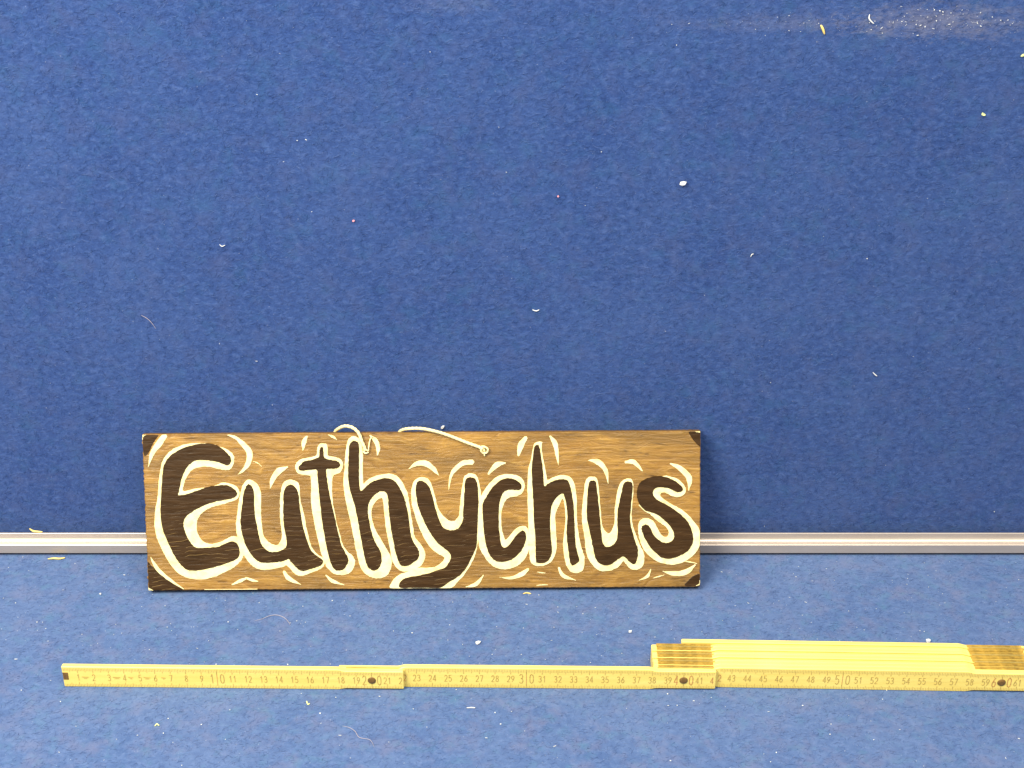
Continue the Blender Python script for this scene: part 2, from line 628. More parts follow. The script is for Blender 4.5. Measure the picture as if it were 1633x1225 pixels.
LETTERS = [
 ('E', c1,
  [(435,180),(480,177),(530,182),(580,205),(620,240),(645,270),(648,300),(630,325),(600,318),(560,305),(510,295),(460,290),(420,292),(390,303),(360,330),(335,370),(315,420),(305,465),(298,505),(294,526),(340,522),(390,505),(440,488),(490,472),(540,462),(590,458),(630,462),(665,480),(685,502),(690,520),(675,540),(640,552),(590,562),(540,572),(490,588),(440,608),(400,630),(365,655),(340,680),(330,715),(335,755),(350,800),(375,845),(400,872),(430,882),(480,880),(530,878),(570,870),(610,852),(650,838),(680,845),(700,870),(708,910),(700,945),(670,965),(620,985),(560,1005),(500,1020),(440,1032),(390,1035),(350,1028),(320,1005),(290,970),(262,925),(235,870),(212,820),(190,760),(178,700),(172,640),(175,560),(180,480),(185,400),(192,340),(205,305),(235,265),(275,235),(330,208),(385,190)],
  [(440,176),(380,178),(320,190),(270,210),(230,240),(200,275),(182,310),(172,360),(162,430),(155,520),(145,590),(135,660),(133,720),(140,780),(155,830),(180,885),(210,945),(245,1000),(285,1045),(330,1075),(380,1090),(430,1095),(490,1090),(550,1072),(610,1045),(660,1018),(695,990),(725,955),(735,925),(735,895),(722,850),(710,825),(690,808),(660,805),(630,815),(600,832),(560,848),(510,855),(470,845),(440,815),(422,775),(417,730),(425,690),(445,655),(480,628),(530,605),(590,590),(640,575),(680,560),(700,540),(706,510),(695,480),(670,460),(630,446),(590,443),(560,455),(520,468),(470,476),(440,480),(400,485),(350,497),(324,498),(326,475),(335,440),(350,405),(375,370),(400,350),(440,338),(490,335),(540,345),(590,355),(630,358),(650,345),(665,315),(670,280),(660,250),(640,232),(610,213),(575,203),(530,185),(480,179)]),
 ('u', c1,
  [(770,452),(790,470),(802,500),(805,550),(806,610),(812,670),(825,740),(838,800),(850,850),(875,885),(905,905),(935,908),(970,905),(1000,890),(1020,870),(1022,830),(1015,790),(1005,730),(1000,660),(1000,590),(1000,530),(1008,490),(1025,465),(1045,455),(1070,462),(1095,490),(1105,530),(1110,590),(1120,660),(1130,720),(1145,780),(1165,840),(1185,890),(1215,925),(1250,950),(1270,970),(1260,995),(1230,1010),(1190,1022),(1150,1035),(1125,1038),(1100,1025),(1075,1000),(1050,975),(1035,957),(1015,965),(980,975),(940,980),(890,982),(850,980),(815,960),(785,925),(755,880),(735,830),(722,780),(712,720),(715,660),(722,600),(728,540),(740,490),(755,460)],
  [(770,422),(800,432),(830,460),(848,500),(852,560),(850,620),(852,680),(858,740),(865,790),(885,825),(910,848),(940,862),(965,858),(985,830),(992,790),(985,740),(978,670),(978,600),(980,530),(990,470),(1005,440),(1030,425),(1060,424),(1090,435),(1108,460),(1112,500),(1115,560),(1130,620),(1145,680),(1155,740),(1170,800),(1185,860),(1210,905),(1245,935),(1275,955),(1282,980),(1270,1010),(1240,1030),(1200,1045),(1150,1065),(1110,1070),(1075,1055),(1045,1020),(1020,1000),(1000,1010),(950,1022),(890,1030),(840,1028),(800,1010),(765,975),(735,930),(715,880),(695,820),(685,770),(682,720),(690,650),(700,580),(710,520),(725,465),(745,435)]),
 ('t', c2,
  [(280,205),(295,203),(300,230),(302,265),(320,282),(360,290),(395,298),(412,318),(405,338),(380,348),(345,350),(320,352),(322,400),(332,470),(345,540),(358,600),(372,660),(388,730),(405,800),(420,860),(445,910),(465,945),(468,970),(455,1000),(435,1025),(405,1035),(380,1030),(360,1008),(345,970),(330,920),(315,850),(300,770),(290,700),(280,620),(272,540),(265,470),(258,400),(255,357),(200,358),(155,362),(135,355),(132,335),(150,318),(165,300),(200,292),(240,282),(270,265),(272,230)],
  [(290,178),(320,182),(328,210),(328,255),(345,265),(385,272),(415,285),(432,315),(428,345),(410,375),(375,390),(362,410),(358,450),(358,520),(365,590),(378,650),(388,710),(405,770),(420,830),(435,870),(465,910),(495,935),(512,970),(505,1010),(485,1045),(450,1062),(410,1066),(375,1058),(345,1038),(318,1005),(300,960),(282,910),(265,840),(248,770),(235,700),(222,630),(215,560),(216,480),(214,410),(205,395),(160,390),(125,378),(110,350),(115,315),(140,290),(180,278),(225,270),(252,255),(258,215),(268,188)]),
 ('h', c2,
  [(505,160),(530,170),(540,200),(540,260),(540,320),(540,400),(542,460),(550,497),(570,485),(600,455),(640,430),(690,415),(730,412),(770,425),(800,455),(825,500),(845,550),(860,600),(872,660),(880,720),(888,790),(905,840),(935,885),(945,920),(935,955),(905,980),(870,1000),(835,1005),(810,985),(792,940),(778,880),(765,810),(752,740),(745,680),(738,620),(735,560),(725,515),(705,500),(680,500),(655,515),(630,540),(610,570),(600,610),(602,660),(610,710),(620,760),(635,810),(655,855),(680,900),(692,940),(690,980),(675,1015),(650,1032),(620,1030),(595,1005),(580,960),(565,890),(552,820),(540,750),(528,680),(512,610),(495,550),(478,490),(468,430),(465,360),(468,290),(470,220),(478,180)],
  [(495,130),(530,138),(555,160),(562,200),(565,260),(565,330),(566,400),(570,448),(590,430),(630,405),(680,390),(730,383),(780,390),(815,420),(845,465),(868,520),(878,580),(888,650),(900,720),(910,790),(930,830),(965,870),(985,920),(980,960),(960,1000),(920,1025),(870,1040),(825,1040),(795,1020),(770,985),(758,950),(750,900),(735,830),(722,760),(715,700),(708,640),(702,580),(695,548),(670,555),(645,580),(628,610),(622,650),(630,700),(640,740),(660,780),(690,830),(720,880),(745,925),(760,970),(755,1020),(735,1060),(700,1082),(660,1088),(620,1080),(580,1055),(552,1020),(535,970),(522,910),(508,840),(495,770),(480,700),(465,640),(450,570),(440,510),(434,440),(440,360),(445,280),(452,210),(465,155)]),
 ('y', c2,
  [(950,428),(975,435),(1000,455),(1020,490),(1035,540),(1050,600),(1065,650),(1085,705),(1105,740),(1140,760),(1175,762),(1205,750),(1225,725),(1238,690),(1240,640),(1245,570),(1248,500),(1252,440),(1265,412),(1290,405),(1320,415),(1335,450),(1342,510),(1345,570),(1340,640),(1338,720),(1335,800),(1332,860),(1315,910),(1290,960),(1265,1010),(1230,1055),(1190,1085),(1140,1115),(1085,1149),(1000,1150),(900,1150),(820,1150),(808,1130),(820,1105),(850,1085),(890,1075),(950,1065),(1010,1050),(1070,1030),(1115,1015),(1140,985),(1158,945),(1145,910),(1105,880),(1065,845),(1030,800),(1000,750),(975,700),(950,640),(932,580),(922,520),(922,470),(932,438)],
  [(960,405),(1000,415),(1025,450),(1042,500),(1058,560),(1070,610),(1090,645),(1120,680),(1150,700),(1180,700),(1205,675),(1215,640),(1220,590),(1225,530),(1235,460),(1245,410),(1265,388),(1300,380),(1330,395),(1345,430),(1355,480),(1362,520),(1358,600),(1350,700),(1348,780),(1340,850),(1325,920),(1300,980),(1270,1030),(1235,1080),(1200,1115),(1165,1150),(1085,1154),(950,1154),(850,1154),(752,1154),(755,1120),(780,1085),(820,1058),(870,1040),(930,1018),(1000,1015),(1050,1010),(1090,985),(1115,955),(1100,938),(1060,915),(1020,880),(985,830),(955,770),(930,710),(910,650),(895,590),(890,530),(895,470),(915,425)]),
 ('c', c3,
  [(520,412),(555,422),(585,440),(600,465),(590,488),(560,492),(520,490),(490,498),(470,520),(455,560),(448,620),(445,690),(448,760),(455,820),(465,865),(485,880),(510,865),(535,835),(560,800),(585,775),(610,765),(625,780),(630,815),(618,860),(595,905),(560,940),(520,965),(480,975),(440,975),(410,960),(385,930),(365,885),(352,830),(345,770),(340,700),(335,630),(338,580),(360,540),(390,490),(430,445),(475,418)],
  [(500,386),(550,390),(590,405),(615,435),(620,475),(605,510),(570,535),(530,540),(500,555),(480,590),(465,640),(462,700),(468,760),(480,805),(492,828),(520,800),(550,765),(580,742),(615,735),(640,750),(650,790),(650,850),(648,900),(625,950),(590,990),(545,1015),(490,1028),(440,1022),(400,1000),(365,965),(335,920),(315,880),(308,830),(305,760),(308,690),(305,620),(315,560),(335,515),(365,470),(400,430),(445,398)]),
 ('h', c3,
  [(690,192),(715,190),(725,230),(735,290),(742,350),(748,420),(752,465),(775,450),(810,432),(850,420),(890,420),(915,432),(930,480),(942,540),(950,600),(955,680),(958,760),(962,840),(972,900),(985,945),(988,970),(970,985),(945,1000),(928,985),(918,930),(908,860),(902,780),(905,720),(908,650),(900,590),(890,545),(878,515),(850,528),(825,555),(805,590),(795,640),(792,720),(795,800),(803,880),(800,930),(775,970),(740,985),(710,985),(695,970),(693,900),(692,820),(685,740),(680,660),(678,580),(675,500),(668,420),(668,340),(675,270),(680,220)],
  [(700,170),(738,168),(735,200),(742,260),(755,330),(768,400),(775,425),(810,408),(860,393),(910,398),(945,425),(962,480),(970,550),(972,640),(975,720),(985,800),(1000,870),(1020,930),(1022,990),(1010,1035),(975,1052),(935,1045),(905,1010),(890,960),(882,900),(880,830),(888,760),(895,700),(893,640),(885,580),(875,552),(850,600),(830,650),(828,720),(835,800),(835,880),(822,940),(795,980),(750,1002),(705,1005),(670,990),(655,960),(650,900),(648,820),(645,740),(642,660),(640,580),(638,500),(640,420),(645,350),(660,300),(670,250),(680,190)]),
 ('u', c4,
  [(215,432),(245,428),(258,450),(265,510),(272,580),(280,650),(285,720),(292,790),(300,845),(320,872),(350,870),(380,850),(397,815),(400,760),(398,690),(402,620),(415,560),(428,500),(438,455),(455,435),(485,435),(500,450),(502,490),(495,550),(490,620),(485,680),(492,740),(508,800),(525,850),(538,895),(535,945),(520,985),(500,988),(475,970),(455,950),(435,938),(415,950),(385,972),(355,992),(325,1000),(290,992),(262,970),(245,930),(232,870),(218,800),(205,740),(195,690),(192,640),(195,580),(198,510),(205,455)],
  [(220,402),(250,405),(268,430),(275,490),(280,560),(288,640),(295,710),(305,750),(325,775),(345,785),(365,755),(380,710),(380,640),(388,570),(400,500),(420,445),(450,420),(480,415),(500,428),(508,470),(505,530),(500,600),(495,660),(502,720),(520,780),(540,830),(555,870),(575,910),(582,950),(572,1000),(545,1025),(510,1030),(480,1018),(460,995),(440,972),(425,990),(395,1018),(350,1035),(300,1040),(260,1025),(225,990),(200,945),(185,890),(180,830),(170,770),(162,700),(160,640),(165,580),(175,500),(182,440),(200,410)]),
 ('s', c4,
  [(660,398),(720,402),(770,420),(815,450),(840,480),(835,498),(810,508),(785,500),(755,485),(715,475),(675,475),(648,485),(638,510),(650,540),(680,565),(730,590),(780,620),(830,660),(870,700),(895,750),(908,800),(905,850),(880,895),(840,925),(790,945),(740,955),(695,945),(655,915),(615,870),(585,820),(565,770),(560,745),(578,725),(600,725),(620,745),(640,785),(675,825),(715,845),(750,842),(775,820),(778,785),(760,745),(720,700),(670,660),(620,640),(590,632),(560,605),(540,570),(530,530),(535,480),(555,440),(600,412)],
  [(700,400),(760,402),(815,425),(850,460),(862,495),(845,525),(810,540),(770,535),(730,515),(700,510),(690,530),(720,560),(770,590),(825,620),(880,665),(920,710),(950,755),(958,800),(955,860),(930,910),(890,950),(840,980),(780,995),(720,990),(665,972),(620,940),(585,905),(560,860),(545,810),(538,760),(545,710),(565,688),(600,682),(640,700),(665,740),(685,780),(710,805),(735,805),(745,780),(730,745),(690,715),(650,685),(620,655),(585,637),(545,597),(552,585),(560,560),(600,540),(620,500),(650,440)]),
]
for i, (ch, cv, blk, crm) in enumerate(LETTERS):
    e = i * 0.00003
    paint('letter_outline', cv(crm), 0.0, 0.00030 + e, M['cream'])
    paint('letter', cv(blk), 0.0, 0.00080 + e, M['dark'])


def stroke(pts, widths, cv, mat='cream', h=0.00045, name='brush_stroke'):
    P = [Vector(p) for p in smooth_loop(cv(pts), 5, False)]
    ws = []
    n = len(widths)
    for i in range(n - 1):
        for k in range(5):
            t = k / 5
            t = t * t * (3 - 2 * t)
            ws.append(widths[i] * (1 - t) + widths[i + 1] * t)
    ws.append(widths[-1])
    K = 1 / 4.224 / 2250.0 * 1.02 / 2                 # zoom px to half-metres on the board
    left, right = [], []
    for i, p in enumerate(P):
        d = (P[min(i + 1, len(P) - 1)] - P[max(i - 1, 0)]).normalized()
        nn = Vector((-d.y, d.x))
        w = max(ws[i], 2.5) * K
        left.append(p + nn * w)
        right.append(p - nn * w)
    d0 = (P[0] - P[1]).normalized() * ws[0] * K * 0.7
    d1 = (P[-1] - P[-2]).normalized() * ws[-1] * K * 0.7
    poly = [P[0] + d0] + left + [P[-1] + d1] + right[::-1]
    return paint(name, poly, 0.0, h, M[mat], sub=1, jit=0.00008)


for cv, pts, w in [
    (c1, [(205,122),(165,180),(118,245),(92,335)], [34,42,30,4]),
    (c1, [(625,122),(680,140),(735,190),(772,240),(765,310),(730,360),(695,388)], [6,20,35,40,35,18,3]),
    (c1, [(800,300),(830,312),(855,335)], [3,6,3]),
    (c1, [(1030,338),(970,365),(930,420),(912,485)], [10,40,32,4]),
    (c1, [(1160,130),(1140,170),(1132,225)], [14,30,8]),
    (c1, [(108,945),(150,1020),(220,1085),(330,1160)], [4,26,20,5]),
    (c1, [(655,1130),(710,1105),(755,1085)], [8,22,12]),
    (c1, [(750,1085),(790,1100),(830,1108)], [10,18,5]),
    (c1, [(1005,1042),(1040,1090),(1120,1130)], [18,30,4]),
    (c1, [(470,1162),(640,1164),(825,1160)], [3,9,6]),
    (c2, [(315,1065),(360,1105),(440,1132)], [6,24,3]),
    (c2, [(330,120),(365,135),(390,155)], [4,16,3]),
    (c2, [(612,125),(650,160),(668,210),(662,260)], [8,30,28,6]),
    (c2, [(875,350),(930,315),(990,315),(1040,350),(1078,395)], [4,30,40,30,3]),
    (c2, [(1305,305),(1240,312),(1180,360),(1155,410),(1143,490)], [34,32,28,18,3]),
    (c2, [(1260,1146),(1330,1125),(1378,1065)], [6,26,5]),
    (c3, [(490,310),(430,325),(375,385)], [10,36,14]),
    (c3, [(630,138),(595,190),(578,260)], [24,40,16]),
    (c3, [(790,130),(825,180),(838,250),(848,325)], [12,34,22,3]),
    (c3, [(450,1080),(530,1085),(600,1060),(645,1025)], [3,20,32,16]),
    (c3, [(850,1015),(880,1070),(965,1102)], [14,26,3]),
    (c3, [(705,1045),(735,1050),(760,1052)], [3,8,3]),
    (c3, [(700,1135),(740,1132),(775,1132)], [3,6,3]),
    (c4, [(205,292),(270,305),(320,360),(338,450)], [6,38,28,3]),
    (c4, [(452,305),(510,305),(568,365)], [16,32,8]),
    (c4, [(755,315),(820,345),(882,410),(880,495)], [8,32,40,6]),
    (c4, [(705,1040),(780,1055),(860,1045),(925,995)], [4,30,36,8]),
    (c4, [(545,1100),(600,1075),(625,1025)], [3,20,6]),
    (c4, [(640,1085),(680,1075),(715,1065)], [3,9,3]),
    (c4, [(845,972),(890,978),(935,988)], [3,9,4]),
    # bare cream at the worn corners
    (c1, [(46,150),(55,128),(75,118)], [8,14,6]),
    (c1, [(88,1150),(96,1162),(122,1170)], [6,16,8]),
    (c4, [(925,97),(945,100),(956,103)], [5,10,8]),
    (c4, [(955,1100),(953,1125),(930,1136)], [4,8,5]),
]:
    stroke(pts, w, cv)

for cv, pts in [
    (c1, [(52,126),(100,121),(160,122),(140,150),(118,190),(95,240),(70,262),(58,240)]),
    (c1, [(80,985),(110,1000),(150,1035),(205,1085),(270,1120),(335,1160),(220,1168),(92,1168)]),
    (c4, [(878,100),(920,98),(956,98),(957,150),(957,200),(925,172),(898,140)]),
    (c4, [(956,1058),(912,1070),(872,1105),(852,1136),(910,1138),(957,1138),(957,1100)]),
]:
    paint('corner_patch', cv(pts), 0.0, 0.0002, M['dark'], sub=3)


def tube(name, P, rad, mat, parent, seg=10, twist=0.0, ridge=0.0, taper=False):
    P = [Vector(p) for p in P]
    V, F = [], []
    L = 0
    nrm = None
    for i, p in enumerate(P):
        d = (P[min(i + 1, len(P) - 1)] - P[max(i - 1, 0)]).normalized()
        if nrm is None:
            nrm = d.orthogonal().normalized()
        nrm = (nrm - d * nrm.dot(d)).normalized()
        b = d.cross(nrm)
        if i:
            L += (p - P[i - 1]).length
        r0 = rad * (1 if not taper else max(0.25, math.sin(math.pi * (i + 0.5) / len(P)) ** 0.5))
        for k in range(seg):
            a = 2 * math.pi * k / seg
            r1 = r0 * (1 + ridge * math.cos(3 * a - twist * L))
            V.append(p + (nrm * math.cos(a) + b * math.sin(a)) * r1)
    for i in range(len(P) - 1):
        for k in range(seg):
            k2 = (k + 1) % seg
            F.append((i * seg + k, i * seg + k2, (i + 1) * seg + k2, (i + 1) * seg + k))
    F.append(tuple(range(seg))[::-1])
    F.append(tuple(range((len(P) - 1) * seg, len(P) * seg)))
    return mesh_obj(name, V, F, mat, parent, True)


def SW(px, py, w):
    x, y = S(px, py, w)
    return Vector((x, y, w))


def sm3(pts, sub=6):
    return smooth_loop(pts, sub, False)


top_y = QUAD[2][1]
cordpts = [SW(581, 719, -0.004), SW(582, 718, 0.0008), SW(581, 713, 0.0018), SW(577, 704, 0.0022), SW(572, 691, 0.0022), SW(563, 682.5, 0.0016),
           SW(551, 679.5, 0.0), SW(541, 683, -0.004), SW(534, 691, -0.0098), SW(540, 712, -0.0108), SW(588, 728, -0.0108),
           SW(622, 710, -0.0108), SW(634, 693, -0.0100), SW(641, 686, -0.005), SW(655, 683.5, 0.0), SW(675, 684, 0.0018), SW(700, 689.5, 0.0020),
           SW(722, 697, 0.0018), SW(745, 706, 0.0016), SW(763, 712.5, 0.0018), SW(770, 716, 0.0016), SW(772, 719, 0.0006), SW(772, 720, -0.004)]
tube('hanging_cord', sm3(cordpts, 8), 0.00108, M['cord'], sign, 12, 2200, 0.16)
tube('knot', sm3([SW(768, 712, 0.0016), SW(774, 713, 0.0028), SW(778, 717, 0.0024), SW(776, 722, 0.0016), SW(770, 722.5, 0.0020), SW(767, 718, 0.0030), SW(770, 714, 0.0030)], 6),
     0.00072, M['cord'], sign, 8, 2200, 0.16)
tube('knot', sm3([SW(774, 722, 0.0014), SW(772.5, 725, 0.0014), SW(773, 727, 0.0009)], 5), 0.0005, M['cord'], sign, 8, 2200, 0.16)
tube('knot', sm3([SW(579, 710, 0.0012), SW(584, 717, 0.0022), SW(587, 719, 0.0020), SW(588, 713, 0.0018), SW(590, 702, 0.0014), SW(594, 696, 0.0010)], 6),
     0.00045, M['cord'], sign, 8, 2200, 0.16)
tube('knot', sm3([SW(579, 720, 0.0008), SW(583, 723, 0.0014), SW(588, 721, 0.0010)], 5), 0.0006, M['cord'], sign, 8, 2200, 0.16)

# ------------------------------------------------------------------ folding ruler: segment frame X along, Y back, Z up
RT, RH = 0.0036, 0.0166
DIG = {
 '0': [[(.5,1),(.2,.92),(.08,.7),(.08,.3),(.2,.08),(.5,0),(.8,.08),(.92,.3),(.92,.7),(.8,.92),(.5,1)]],
 '1': [[(.25,.76),(.58,1),(.58,0)]],
 '2': [[(.1,.78),(.25,.96),(.5,1),(.78,.94),(.9,.74),(.8,.5),(.08,0),(.94,0)]],
 '3': [[(.1,.86),(.35,1),(.7,.98),(.88,.78),(.75,.58),(.42,.53),(.78,.48),(.92,.25),(.75,.04),(.4,0),(.08,.12)]],
 '4': [[(.72,0),(.72,1),(.05,.28),(.98,.28)]],
 '5': [[(.86,1),(.2,1),(.14,.55),(.5,.64),(.84,.54),(.93,.3),(.78,.06),(.42,0),(.08,.12)]],
 '6': [[(.78,1),(.35,.68),(.1,.32),(.2,.08),(.5,0),(.82,.08),(.92,.32),(.78,.54),(.5,.58),(.16,.44)]],
 '7': [[(.06,1),(.94,1),(.4,0)]],
 '8': [[(.5,.54),(.2,.64),(.16,.86),(.5,1),(.84,.86),(.8,.64),(.5,.54),(.14,.4),(.1,.14),(.5,0),(.9,.14),(.86,.4),(.5,.54)]],
 '9': [[(.22,0),(.65,.32),(.9,.68),(.8,.92),(.5,1),(.18,.92),(.08,.68),(.22,.46),(.5,.42),(.84,.56)]],
}


class Flat:
    """flat print on the ruler face: quads in the plane y = -0.00006"""
    def __init__(self):
        self.V, self.F = [], []

    def quad(self, x0, z0, x1, z1, w):
        d = Vector((x1 - x0, z1 - z0))
        if d.length < 1e-9:
            return
        d.normalize()
        nx, nz = -d.y * w / 2, d.x * w / 2
        ex, ez = d.x * w * 0.3, d.y * w * 0.3
        b = len(self.V)
        y = -0.00006
        self.V += [(x0 - ex - nx, y, z0 - ez - nz), (x1 + ex - nx, y, z1 + ez - nz), (x1 + ex + nx, y, z1 + ez + nz), (x0 - ex + nx, y, z0 - ez + nz)]
        self.F.append((b, b + 1, b + 2, b + 3))

    def text(self, s, cx, cz, h, w, gap, sw):
        tot = len(s) * w + (len(s) - 1) * gap
        x = cx - tot / 2
        for ch in s:
            for pl in DIG[ch]:
                for a, b in zip(pl, pl[1:]):
                    self.quad(x + a[0] * w, cz - h / 2 + a[1] * h, x + b[0] * w, cz - h / 2 + b[1] * h, sw)
            x += w + gap


def seg_mesh(x0, x1, lapL, lapR, dz=0.0, gap=0.0001):
    """octagonal section swept along X; lap ends are a little lower and narrower"""
    st = []

    def prof(x):
        k = 0.0
        for on, e, s in ((lapL, x0 + 0.0400, 1), (lapR, x1 - 0.0400, -1)):
            if on:
                t = (e - x) * s / 0.006 + 0.5
                t = min(max(t, 0), 1)
                k = max(k, t * t * (3 - 2 * t))
        return k
    xs = [x0, x0 + 0.0005]
    if lapL:
        xs += list(np.linspace(x0 + 0.036, x0 + 0.044, 9))
    xs += list(np.linspace(x0 + 0.05, x1 - 0.05, 4))
    if lapR:
        xs += list(np.linspace(x1 - 0.044, x1 - 0.036, 9))
    xs += [x1 - 0.0005, x1]
    c = 0.0005
    V, F = [], []
    for i, x in enumerate(xs):
        k = prof(x)
        z0 = 0.0 + 0.0010 * k
        z1 = RH - 0.0013 * k - dz
        y0, y1 = 0.0001, RT - gap
        e = 0.0004 if i in (0, len(xs) - 1) else 0.0
        z0 += e; z1 -= e
        y0 += e * 0.5; y1 -= e * 0.5
        for (y, z) in ((y0, z0 + c), (y0 + c, z0), (y1 - c, z0), (y1, z0 + c), (y1, z1 - c), (y1 - c, z1), (y0 + c, z1), (y0, z1 - c)):
            V.append((x, y, z))
    n = 8
    for i in range(len(xs) - 1):
        for k in range(n):
            k2 = (k + 1) % n
            F.append((i * n + k, i * n + k2, (i + 1) * n + k2, (i + 1) * n + k))
    F.append(tuple(range(n)))
    F.append(tuple(range((len(xs) - 1) * n, len(xs) * n))[::-1])
    return V, F


ruler_root = empty('folding_ruler', Matrix.Translation(on_z(101, 1096, 0)))
tag(ruler_root, 'yellow wooden folding ruler standing on edge, partly unfolded, on the blue floor', 'ruler')
RI = ruler_root.matrix_world.inverted()
CMA = 0.01


def place(o, m):
    o.parent = ruler_root
    o.matrix_local = RI @ m


def seg_frame(pxa, pya, pxb, pyb, cma, cmb):
    """world matrix of a segment whose front bottom edge passes two pixels at two scale readings"""
    A, B = on_z(pxa, pya), on_z(pxb, pyb)
    d = (B - A).normalized()
    yawz = math.atan2(d.y, d.x)
    sc = (B - A).length / ((cmb - cma) * 0.01)
    m = Matrix.Translation(A) @ Matrix.Rotation(yawz, 4, 'Z') @ Matrix.Diagonal((sc, 1, 1, 1)) @ Matrix.Translation((-cma * 0.01, 0, 0))
    return m


def printing(o, lo, hi, nums, skip=(), extra=()):
    tk, nb, nr = Flat(), Flat(), Flat()
    for mm in range(int(lo * 10) + 1, int(hi * 10)):
        x = mm * 0.001
        if mm % 10 == 0:
            l, w = 0.0036, 0.00030
        elif mm % 5 == 0:
            l, w = 0.0030, 0.00024
        else:
            l, w = 0.0021, 0.00020
        zt = RH - 0.0012
        zb = 0.0008
        if any(a < mm / 10 < b for a, b in skip):
            zt -= 0.0009
            zb += 0.0009
        tk.quad(x, zt, x, zt - l, w)
        tk.quad(x, zb, x, zb + l * 0.9, w)
    def emit(fn, red=False):
        f_ = Flat()
        fn(f_)
        mesh_obj('numeral', f_.V, f_.F, M['print_red' if red else 'print'], o)
    for c in nums:
        if c % 10 == 0:
            s = str(c)
            red = c % 20 == 0 and c >= 40
            dx = 0.0048 if c % 20 == 0 else 0.0033
            emit(lambda f_: f_.text(s[0], c * 0.01 - dx, 0.0081, 0.0072, 0.0026, 0, 0.00046), red)
            emit(lambda f_: f_.text(s[1], c * 0.01 + dx, 0.0081, 0.0072, 0.0026, 0, 0.00046), red)
            tk.quad(c * 0.01, 0.0118, c * 0.01, 0.0145, 0.0003)
            tk.quad(c * 0.01, 0.0022, c * 0.01, 0.0046, 0.0003)
            if not c % 20 == 0:
                nr.quad(c * 0.01, 0.0046, c * 0.01, 0.0118, 0.0003)
        else:
            emit(lambda f_: f_.text(str(c), c * 0.01, 0.0080, 0.0050, 0.0020, 0.0007, 0.00038))
    for (ch, x, red) in extra:
        emit(lambda f_: f_.text(ch, x, 0.0080, 0.0050, 0.0020, 0.0007, 0.00038), red)
    for f_, mt in ((tk, 'print'), (nr, 'print_red')):
        if f_.F:
            mesh_obj('scale_mark', f_.V, f_.F, M[mt], o)['kind'] = 'stuff'


def disc(name, x, z, r, h, mat, parent, y=0.0):
    V, F = [], []
    n = 20
    for rr, hh in ((r, 0.0), (r * 0.9, h * 0.7), (r * 0.45, h)):
        for k in range(n):
            a = 2 * math.pi * k / n
            V.append((x + math.cos(a) * rr, y - hh, z + math.sin(a) * rr))
    for i in range(2):
        for k in range(n):
            k2 = (k + 1) % n
            F.append((i * n + k, i * n + k2, (i + 1) * n + k2, (i + 1) * n + k))
    F.append(tuple(range(2 * n, 3 * n)))
    return mesh_obj(name, V, F, mat, parent, True)


def make_segment(m, x0, x1, lapL, lapR, nums=None, lo=0, hi=0, rivets=(), skip=(), extra=(), dz=0.0, gap=0.0001):
    V, F = seg_mesh(x0, x1, lapL, lapR, dz, gap)
    o = mesh_obj('segment', V, F, M['ruler'])
    place(o, m)
    if nums:
        printing(o, lo, hi, nums, skip, extra)
    for xr in rivets:
        disc('rivet', xr, 0.0080, 0.0027, 0.0005, M['rivet'], o)
    return o


def lap_top(o, xa, xb, y0, y1, z):
    """bare amber wood showing on the lowered lap"""
    V = [(xa, y0, z - 0.001), (xb, y0, z - 0.001), (xb, y1, z - 0.001), (xa, y1, z - 0.001), (xa, y0, z), (xb, y0, z), (xb, y1, z), (xa, y1, z)]
    F = [(0, 3, 2, 1), (4, 5, 6, 7), (0, 1, 5, 4), (1, 2, 6, 5), (2, 3, 7, 6), (3, 0, 4, 7)]
    return V, F


mA = seg_frame(107, 1095.6, 520, 1100.0, 0.15, 17.0)
mB = seg_frame(665, 1096.6, 1014, 1100.0, 23.0, 37.0)
mC = seg_frame(1165, 1097.2, 1518, 1103.0, 43.0, 57.0)
segA = make_segment(mA, 0.0, 0.2205, False, True, [c for c in range(1, 22)], 0, 22.0, (0.20,), ((18, 99),), (('2', 0.2185, False),))
segB = make_segment(mB, 0.1805, 0.4205, True, True, [c for c in range(23, 42)], 22.2, 42.0, (0.40,), ((38, 99),), (('2', 0.2225, True), ('4', 0.4180, True)))
segC = make_segment(mC, 0.3805, 0.6205, True, True, [c for c in range(43, 62)], 42.2, 62.0, (0.60,), ((58, 99),), (('2', 0.4225, True),))
# worn metal tip at the free end
V, F = lap_top(None, 0.0002, 0.0036, -0.00012, 0.0006, 0.0118)
tip = mesh_obj('end_plate', [(x, y, z if z > 0.0115 else 0.0062) for x, y, z in V], F, M['rivet'], segA)
# faint maker's dashes between the first numerals
fl = Flat()
for xa, xb in ((0.0125, 0.0165), (0.0325, 0.037), (0.0425, 0.0455), (0.0525, 0.0565), (0.064, 0.0665)):
    fl.quad(xa, 0.0084, xb, 0.0082, 0.0005)
    fl.quad(xa + 0.001, 0.0074, xb - 0.0008, 0.0073, 0.0004)
mesh_obj('scale_mark', fl.V, fl.F, M['print'], segA)['kind'] = 'stuff'

